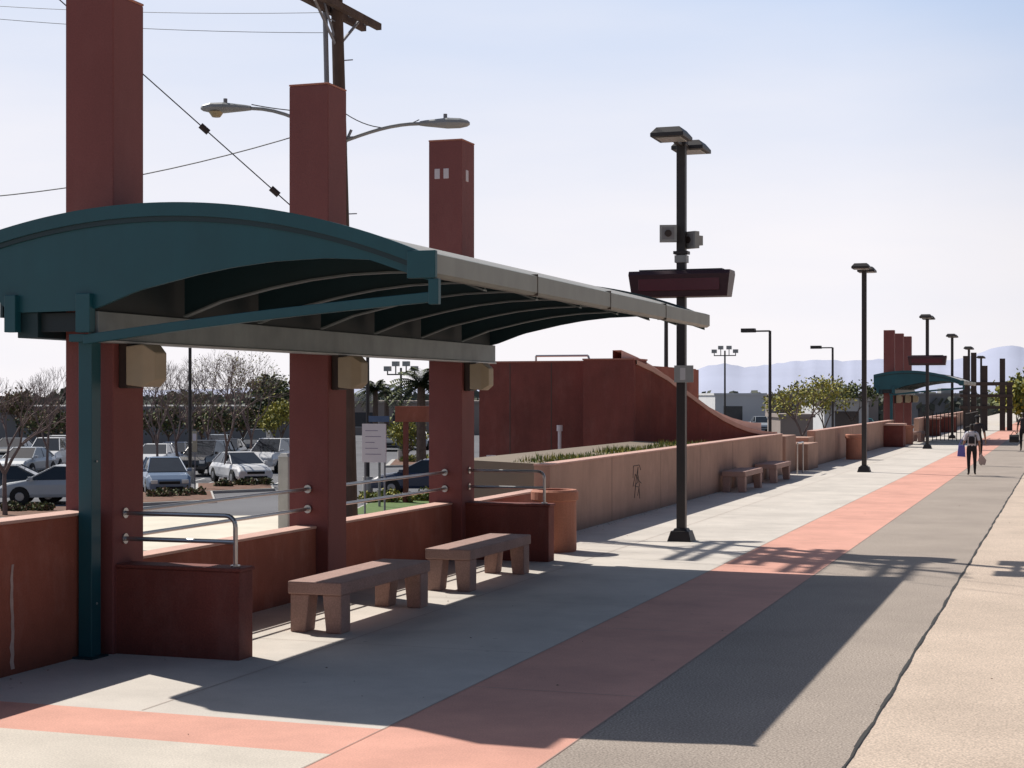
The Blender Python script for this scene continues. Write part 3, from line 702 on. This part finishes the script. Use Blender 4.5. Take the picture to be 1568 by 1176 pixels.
# ---------------- cars ----------------
def car(px,py,rot,col,kind='sedan'):
    d=dpk(py); x,y=site(px,d); cm='car_'+col
    c=MB('parked_car'); 
    if kind=='sedan': prof=[(-2.2,.28),(-2.27,.5),(-2.22,.78),(-2.05,.93),(-1.35,.98),(1.0,.95),(1.9,.82),(2.15,.68),(2.25,.5),(2.18,.28)]; cb=[(-1.75,.95),(-1.05,1.40),(.15,1.44),(1.15,.93)]
    elif kind=='hatch': prof=[(-1.95,.28),(-2.02,.5),(-1.98,.9),(-1.9,1.0),(-1.35,1.02),(.95,.98),(1.7,.85),(1.95,.7),(2.02,.5),(1.95,.28)]; cb=[(-1.88,1.0),(-1.5,1.48),(.1,1.52),(1.15,.97)]
    else: prof=[(-2.25,.36),(-2.32,.6),(-2.28,1.0),(-2.2,1.12),(-1.35,1.14),(1.0,1.12),(1.95,1.0),(2.2,.85),(2.3,.6),(2.22,.36)]; cb=[(-2.18,1.12),(-1.95,1.72),(.2,1.78),(1.15,1.11)]
    def ring(px_,z):
        top=z; zb=prof[0][1]
        hw=.90 if abs(px_)<1.9 else .82
        zm=min(z-.10,.75) if z-.10>zb else zb+.05
        return [(px_,-hw*.94,zb),(px_,-hw,zb+.12),(px_,-hw,max(zb+.14,zm)),(px_,-hw*.86,top),(px_,hw*.86,top),(px_,hw,max(zb+.14,zm)),(px_,hw,zb+.12),(px_,hw*.94,zb)]
    st=[(prof[1][0],.62)]+[(prof[2][0]+.02,prof[2][1])]+prof[3:-2]+[(prof[-3][0]+.05,prof[-3][1]-.05)]+[(prof[-2][0],.56)]
    vs=[];k=8
    for p,z in st: vs+=ring(p,z)
    fs=[]
    for j in range(len(st)-1):
        for i in range(k): fs.append((j*k+i,j*k+(i+1)%k,(j+1)*k+(i+1)%k,(j+1)*k+i))
    fs+=[tuple(range(k)),tuple(range((len(st)-1)*k,len(st)*k))]
    c.add(vs,fs,cm)
    bw,tw=.80,.60
    (a,az),(b_,bz),(e,ez),(f,fz)=cb
    vs=[(a,-bw,az),(b_,-tw,bz),(e,-tw,ez),(f,-bw,fz),(a,bw,az),(b_,tw,bz),(e,tw,ez),(f,bw,fz)]
    c.add(vs,[(0,1,2,3),(4,7,6,5),(0,4,5,1),(2,6,7,3)],'car_glass')
    c.add([(b_-.06,-tw-.02,bz-.015),(e+.06,-tw-.02,ez-.015),(e+.06,tw+.02,ez-.015),(b_-.06,tw+.02,bz-.015),(b_+.1,-tw+.1,bz+.03),(e-.1,-tw+.1,ez+.03),(e-.1,tw-.1,ez+.03),(b_+.1,tw-.1,bz+.03)],[(0,1,5,4),(1,2,6,5),(2,3,7,6),(3,0,4,7),(4,5,6,7),(0,3,2,1)],cm)
    for s in(-1,1):
        def pil(p,q,r_=.035): c.cyl((p[0],s*p[1],p[2]),(q[0],s*q[1],q[2]),r_,r_,cm,5)
        pil((a,bw,az),(b_,tw,bz),.05); pil((f,bw,fz),(e,tw,ez),.035)
        m=(b_+e)/2; pil((m+.05,bw,az),(m,tw,bz),.035)
        if kind!='sedan': pil((b_+.45,bw,az),(b_+.5,tw,bz),.04)
        for wx in(-1.38,1.38):
            wx=wx*(.9 if kind=='hatch' else 1)
            c.cyl((wx,s*.70,.33),(wx,s*.905,.33),.37,.37,'tire',16); c.cyl((wx,s*.72,.32),(wx,s*.915,.32),.31,.31,'tire',16); c.cyl((wx,s*.85,.32),(wx,s*.925,.32),.19,.17,'hub',10)
        fx=prof[-3][0]; hz=prof[-3][1]-.06
        c.box(fx-.22,fx+.10,s*.50-.14+s*.12,s*.50+.14+s*.12,hz-.12,hz+.03,'headlight')
        rx=prof[1][0]; c.box(rx-.0,rx+.16,s*.62-.16,s*.62+.16,prof[2][1]-.18,prof[2][1]-.02,'taillight')
        c.box(f-.25,f-.08,s*.92-.08,s*.92+.08,fz+.0,fz+.13,cm)
    fx=prof[-2][0]
    c.box(fx-.1,fx+.03,-.42,.42,.5,.62,'tire'); c.box(fx-.1,fx+.035,-.55,.55,.3,.40,'tire')
    c.box(prof[1][0]-.02,prof[1][0]+.1,-.2,.2,.5,.62,'sign_white')
    c.obj(bevel=.02,loc=(x,y,-1.695),rotz=A+math.radians(rot))
for a in [(22,770,8,'gray','sedan'),(92,771,-170,'silver','sedan'),(40,728,-95,'silver','sedan'),(75,720,-85,'white','suv'),(20,706,-90,'gray','sedan'),(92,700,-90,'white','sedan'),
    (252,756,-72,'blue','hatch'),(240,720,-90,'white','sedan'),(268,716,-88,'navy','sedan'),(316,727,-100,'black','suv'),(350,708,-90,'black','sedan'),
    (368,739,-62,'white','sedan'),(395,697,-90,'gray','suv'),(416,722,-100,'white','suv'),(335,698,-90,'silver','sedan'),(655,757,175,'navy','sedan'),
    (600,690,-90,'gray','sedan'),(640,688,-90,'silver','sedan'),
    (1140,668,-90,'white','sedan'),(1165,662,-90,'silver','suv'),(1262,665,-80,'gray','sedan'),(1285,668,-90,'teal','suv'),(1308,664,-90,'white','sedan'),(1325,668,-90,'teal','suv'),(1275,655,-90,'silver','sedan'),(1210,660,-90,'white','sedan'),(1090,668,-90,'silver','suv')]:
    car(*a)

# ---------------- people ----------------
def person(x,y,rot,h,shirt,bags=True,cap=None,stride=1):
    J={'pel':(0,0,.93,.125,.10),'sp1':(0,-.01,1.05,.125,.095),'chest':(0,-.02,1.25,.155,.11),'up':(0,-.02,1.39,.12,.085),'neck':(0,0,1.47,.052,.052),'hd0':(0,.02,1.55,.072,.08),'hd1':(0,.025,1.63,.078,.095),'hd2':(0,.015,1.69,.05,.065),'nose':(0,.125,1.59,.012,.012)}
    E_=[('pel','sp1'),('sp1','chest'),('chest','up'),('up','neck'),('neck','hd0'),('hd0','hd1'),('hd1','hd2'),('hd0','nose')]
    for s,n in((-1,'L'),(1,'R')):
        st=.16*s*stride
        J.update({n+'hip':(s*.09,0,.86,.095,.095),n+'kn':(s*.10,st*.6+.03,.48,.06,.06),n+'calf':(s*.10,st*.85-.01,.32,.056,.056),n+'an':(s*.10,st-.02,.085,.036,.036),n+'to':(s*.12,st+.14,.035,.035,.03),
          n+'sh':(s*.17,-.02,1.37,.065,.065),n+'el':(s*.235,-.05-.04*s,1.10,.042,.042),n+'wr':(s*.26,.03-.06*s,.87,.027,.027),n+'pm':(s*.265,.05-.06*s,.80,.035,.022)})
        E_+=[('pel',n+'hip'),(n+'hip',n+'kn'),(n+'kn',n+'calf'),(n+'calf',n+'an'),(n+'an',n+'to'),('up',n+'sh'),(n+'sh',n+'el'),(n+'el',n+'wr'),(n+'wr',n+'pm')]
        b=J[n+'pm']
        for i in range(4):
            J[n+'f%da'%i]=(b[0],b[1]-.024+i*.016,b[2]-.045,.0095,.0095); J[n+'f%db'%i]=(b[0]-s*.018,b[1]-.024+i*.016,b[2]-.075-.006*(1.5-abs(i-1.5)),.008,.008)
            E_+=[(n+'pm',n+'f%da'%i),(n+'f%da'%i,n+'f%db'%i)]
        J[n+'th']=(b[0]-s*.02,b[1]+.045,b[2]-.02,.010,.010); E_.append((n+'pm',n+'th'))
    keys=list(J); me=bpy.data.meshes.new('body'); me.from_pydata([J[k][:3] for k in keys],[(keys.index(a),keys.index(b)) for a,b in E_],[])
    o=bpy.data.objects.new('body_tmp',me); sc.collection.objects.link(o)
    o.modifiers.new('s','SKIN'); 
    for i,k in enumerate(keys): me.skin_vertices[0].data[i].radius=J[k][3:5]; me.skin_vertices[0].data[i].use_root=(k=='pel')
    ss=o.modifiers.new('u','SUBSURF'); ss.levels=2
    dg=bpy.context.evaluated_depsgraph_get(); ev=bpy.data.meshes.new_from_object(o.evaluated_get(dg)); bpy.data.objects.remove(o)
    names=['skin','hair','shoe','pants_black',shirt]; ev.materials.clear()
    for n in names: ev.materials.append(MATS[n])
    for p in ev.polygons:
        c=p.center; p.use_smooth=True
        if c.z<.09: k=2
        elif abs(c.x)>.175 and c.z<1.14: k=0
        elif c.z<.97: k=3
        elif c.z<1.45: k=4
        elif c.z>1.64 or (c.y<.035 and c.z>1.47): k=1
        else: k=0
        p.material_index=k
    E=bpy.data.objects.new('pedestrian',None); sc.collection.objects.link(E); E.location=(x,y,.004); E.rotation_euler[2]=rot; s=h/1.74; E.scale=(s,s,s)
    b=bpy.data.objects.new('body',ev); sc.collection.objects.link(b); b.parent=E
    if bags:
        m=MB('shoulder_bag'); m.prism([(-.46,.62),(-.20,.60),(-.22,.98),(-.42,.98)],-.06,.06,'bag_blue'); m.tube([(-.42,0,.96),(-.3,0,1.2),(-.17,-.02,1.44),(-.23,0,.97)],.012,'bag_blue',6); m.obj(bevel=.03,parent=E)
        m=MB('plastic_bag'); m.prism([(.24,.36),(.42,.34),(.46,.5),(.36,.64),(.30,.72),(.26,.64),(.20,.5)],-.03,.10,'bag_plastic'); m.tube([(.3,.02,.7),(.28,.0,.76)],.012,'bag_plastic',6); m.obj(bevel=.03,parent=E)
        m=MB('backpack'); m.prism([(-.11,1.04),(.09,1.04),(.09,1.22),(.05,1.28),(-.07,1.28),(-.11,1.22)],-.22,-.10,'pants_black')
        for sx in(-.1,.1): m.tube([(sx,-.12,1.25),(sx,-.08,1.44),(sx,.1,1.33)],.014,'pants_black',6)
        m.obj(bevel=.02,parent=E)
    if cap:
        m=MB('cap'); m.cyl((0,.015,1.665),(0,.015,1.70),.105,.10,cap,14); m.cyl((0,.015,1.70),(0,.015,1.74),.10,.05,cap,14); m.box(-.07,.07,.09,.19,1.665,1.68,cap); m.obj(parent=E)
x,y=site(1488,48.8); person(x,y,.08,1.6,'shirt_white')
x,y=site(1497,55.5); person(x,y,0,1.74,'shirt_dark',False,'pants_black',-1)
x,y=site(1567,70); person(x,y,0,1.72,'shirt_dark',False,None,-1)
m=MB('duffel_bag'); x,y=site(1553,70); m.cyl((x-.2,y,.55),(x+.2,y,.55),.17,.17,'pants_black',14); m.tube([(x-.14,y,.7),(x,y,.9),(x+.14,y,.7)],.015,'pants_black',6); m.obj(bevel=.03)

# ---------------- hills ----------------
t=MB('hills'); prof=[(200,598),(500,592),(800,588),(1000,580),(1050,572),(1085,560),(1110,556),(1140,563),(1180,558),(1220,553),(1260,551),(1300,553),(1345,550),(1400,553),(1450,552),(1480,548),(1505,538),(1530,531),(1550,529),(1575,534),(1620,545),(1700,552),(1900,565),(2200,590)]
rnd=random.Random(2); pts=[]
for (a,b),(c,d_) in zip(prof[:-1],prof[1:]):
    n=max(1,int((c-a)/9))
    for i in range(n): 
        q=i/n; pts.append((a+(c-a)*q,b+(d_-b)*q+rnd.uniform(-1,1)))
D=3200; vs=[];k=len(pts)
for px,py in pts:
    x,y=site(px,D); X2,Y2=site(px,D-700); X3,Y3=site(px,D-350)
    z=zat(py,D); vs+=[(X2,Y2,-2),(X3,Y3,z*.5+rnd.uniform(-2,2)),(x,y,z)]
fs=[]
for i in range(k-1):
    for j in range(2): fs.append((i*3+j,(i+1)*3+j,(i+1)*3+j+1,i*3+j+1))
t.add(vs,fs,'mount_haze'); t.obj(smooth=True)

# ---------------- world, sun, camera ----------------
sd=Vector((-.82,.41,1)).normalized(); el=math.asin(sd.z); az=math.atan2(sd.x,sd.y)
W_=bpy.data.worlds.new('World'); sc.world=W_; W_.use_nodes=True; nt=W_.node_tree; N=nt.nodes; L=nt.links
bg=N['Background']; sky=N.new('ShaderNodeTexSky'); sky.sky_type='NISHITA'; sky.sun_disc=False; sky.sun_elevation=el; sky.sun_rotation=az%(2*math.pi)
sky.air_density=1.0; sky.dust_density=1.2; sky.ozone_density=.6
tc=N.new('ShaderNodeTexCoord'); sp=N.new('ShaderNodeSeparateXYZ'); L.new(tc.outputs['Generated'],sp.inputs[0])
def MR(src,a,b_,c,d_):
    r=N.new('ShaderNodeMapRange'); r.inputs['From Min'].default_value=a; r.inputs['From Max'].default_value=b_; r.inputs['To Min'].default_value=c; r.inputs['To Max'].default_value=d_
    L.new(src,r.inputs['Value']); return r.outputs[0]
def MM(op,a,b_,clamp=False):
    m=N.new('ShaderNodeMath'); m.operation=op; m.use_clamp=clamp
    for i,v in enumerate((a,b_)):
        if isinstance(v,(int,float)): m.inputs[i].default_value=v
        else: L.new(v,m.inputs[i])
    return m.outputs[0]
dt=N.new('ShaderNodeVectorMath'); dt.operation='DOT_PRODUCT'; L.new(tc.outputs['Generated'],dt.inputs[0]); dt.inputs[1].default_value=(-.918,.396,0)
h=dt.outputs['Value']; z=sp.outputs[2]
mp=N.new('ShaderNodeMapping'); mp.inputs['Scale'].default_value=(1,1,5); L.new(tc.outputs['Generated'],mp.inputs[0])
no=N.new('ShaderNodeTexNoise'); no.inputs['Scale'].default_value=1.5; no.inputs['Detail'].default_value=6; no.inputs['Roughness'].default_value=.5; L.new(mp.outputs[0],no.inputs['Vector'])
# thin haze: white at the horizon and toward the sun, pale blue above
slope=MR(h,.4,.85,4.4,2.6)
wf=MM('SUBTRACT',1.08,MM('MULTIPLY',z,slope))
wf=MM('ADD',wf,MR(no.outputs['Fac'],.40,.70,-.10,.25),True)
hz=N.new('ShaderNodeMix'); hz.data_type='RGBA'; L.new(wf,hz.inputs['Factor']); hz.inputs['A'].default_value=(6.9,8.8,12.2,1); hz.inputs['B'].default_value=(12.9,12.5,12.9,1)
hb=N.new('ShaderNodeVectorMath'); hb.operation='SCALE'; L.new(hz.outputs['Result'],hb.inputs[0]); L.new(MR(h,-.6,.50,.20,1.0),hb.inputs['Scale'])
mx=N.new('ShaderNodeMix'); mx.data_type='RGBA'; L.new(MR(z,.26,.40,1,0.0),mx.inputs['Factor'])
L.new(sky.outputs[0],mx.inputs['A']); L.new(hb.outputs[0],mx.inputs['B'])
L.new(mx.outputs['Result'],bg.inputs['Color']); bg.inputs['Strength'].default_value=.075
ld=bpy.data.lights.new('Sun','SUN'); ld.energy=5.0; ld.angle=math.radians(.5); ld.color=(1,.95,.88)
lo=bpy.data.objects.new('Sun',ld); sc.collection.objects.link(lo); lo.rotation_euler=(-sd).to_track_quat('-Z','Y').to_euler(); lo.location=(-20,10,30)
cam=bpy.data.cameras.new('Camera'); co=bpy.data.objects.new('Camera',cam); sc.collection.objects.link(co); sc.camera=co
co.location=(0,0,2.4); co.rotation_euler=(math.pi/2,0,A); cam.sensor_width=36; cam.lens=36*F/1568; cam.shift_y=18/1568; cam.clip_end=9000
sc.view_settings.view_transform='Standard'; sc.view_settings.look='None'; sc.view_settings.exposure=0
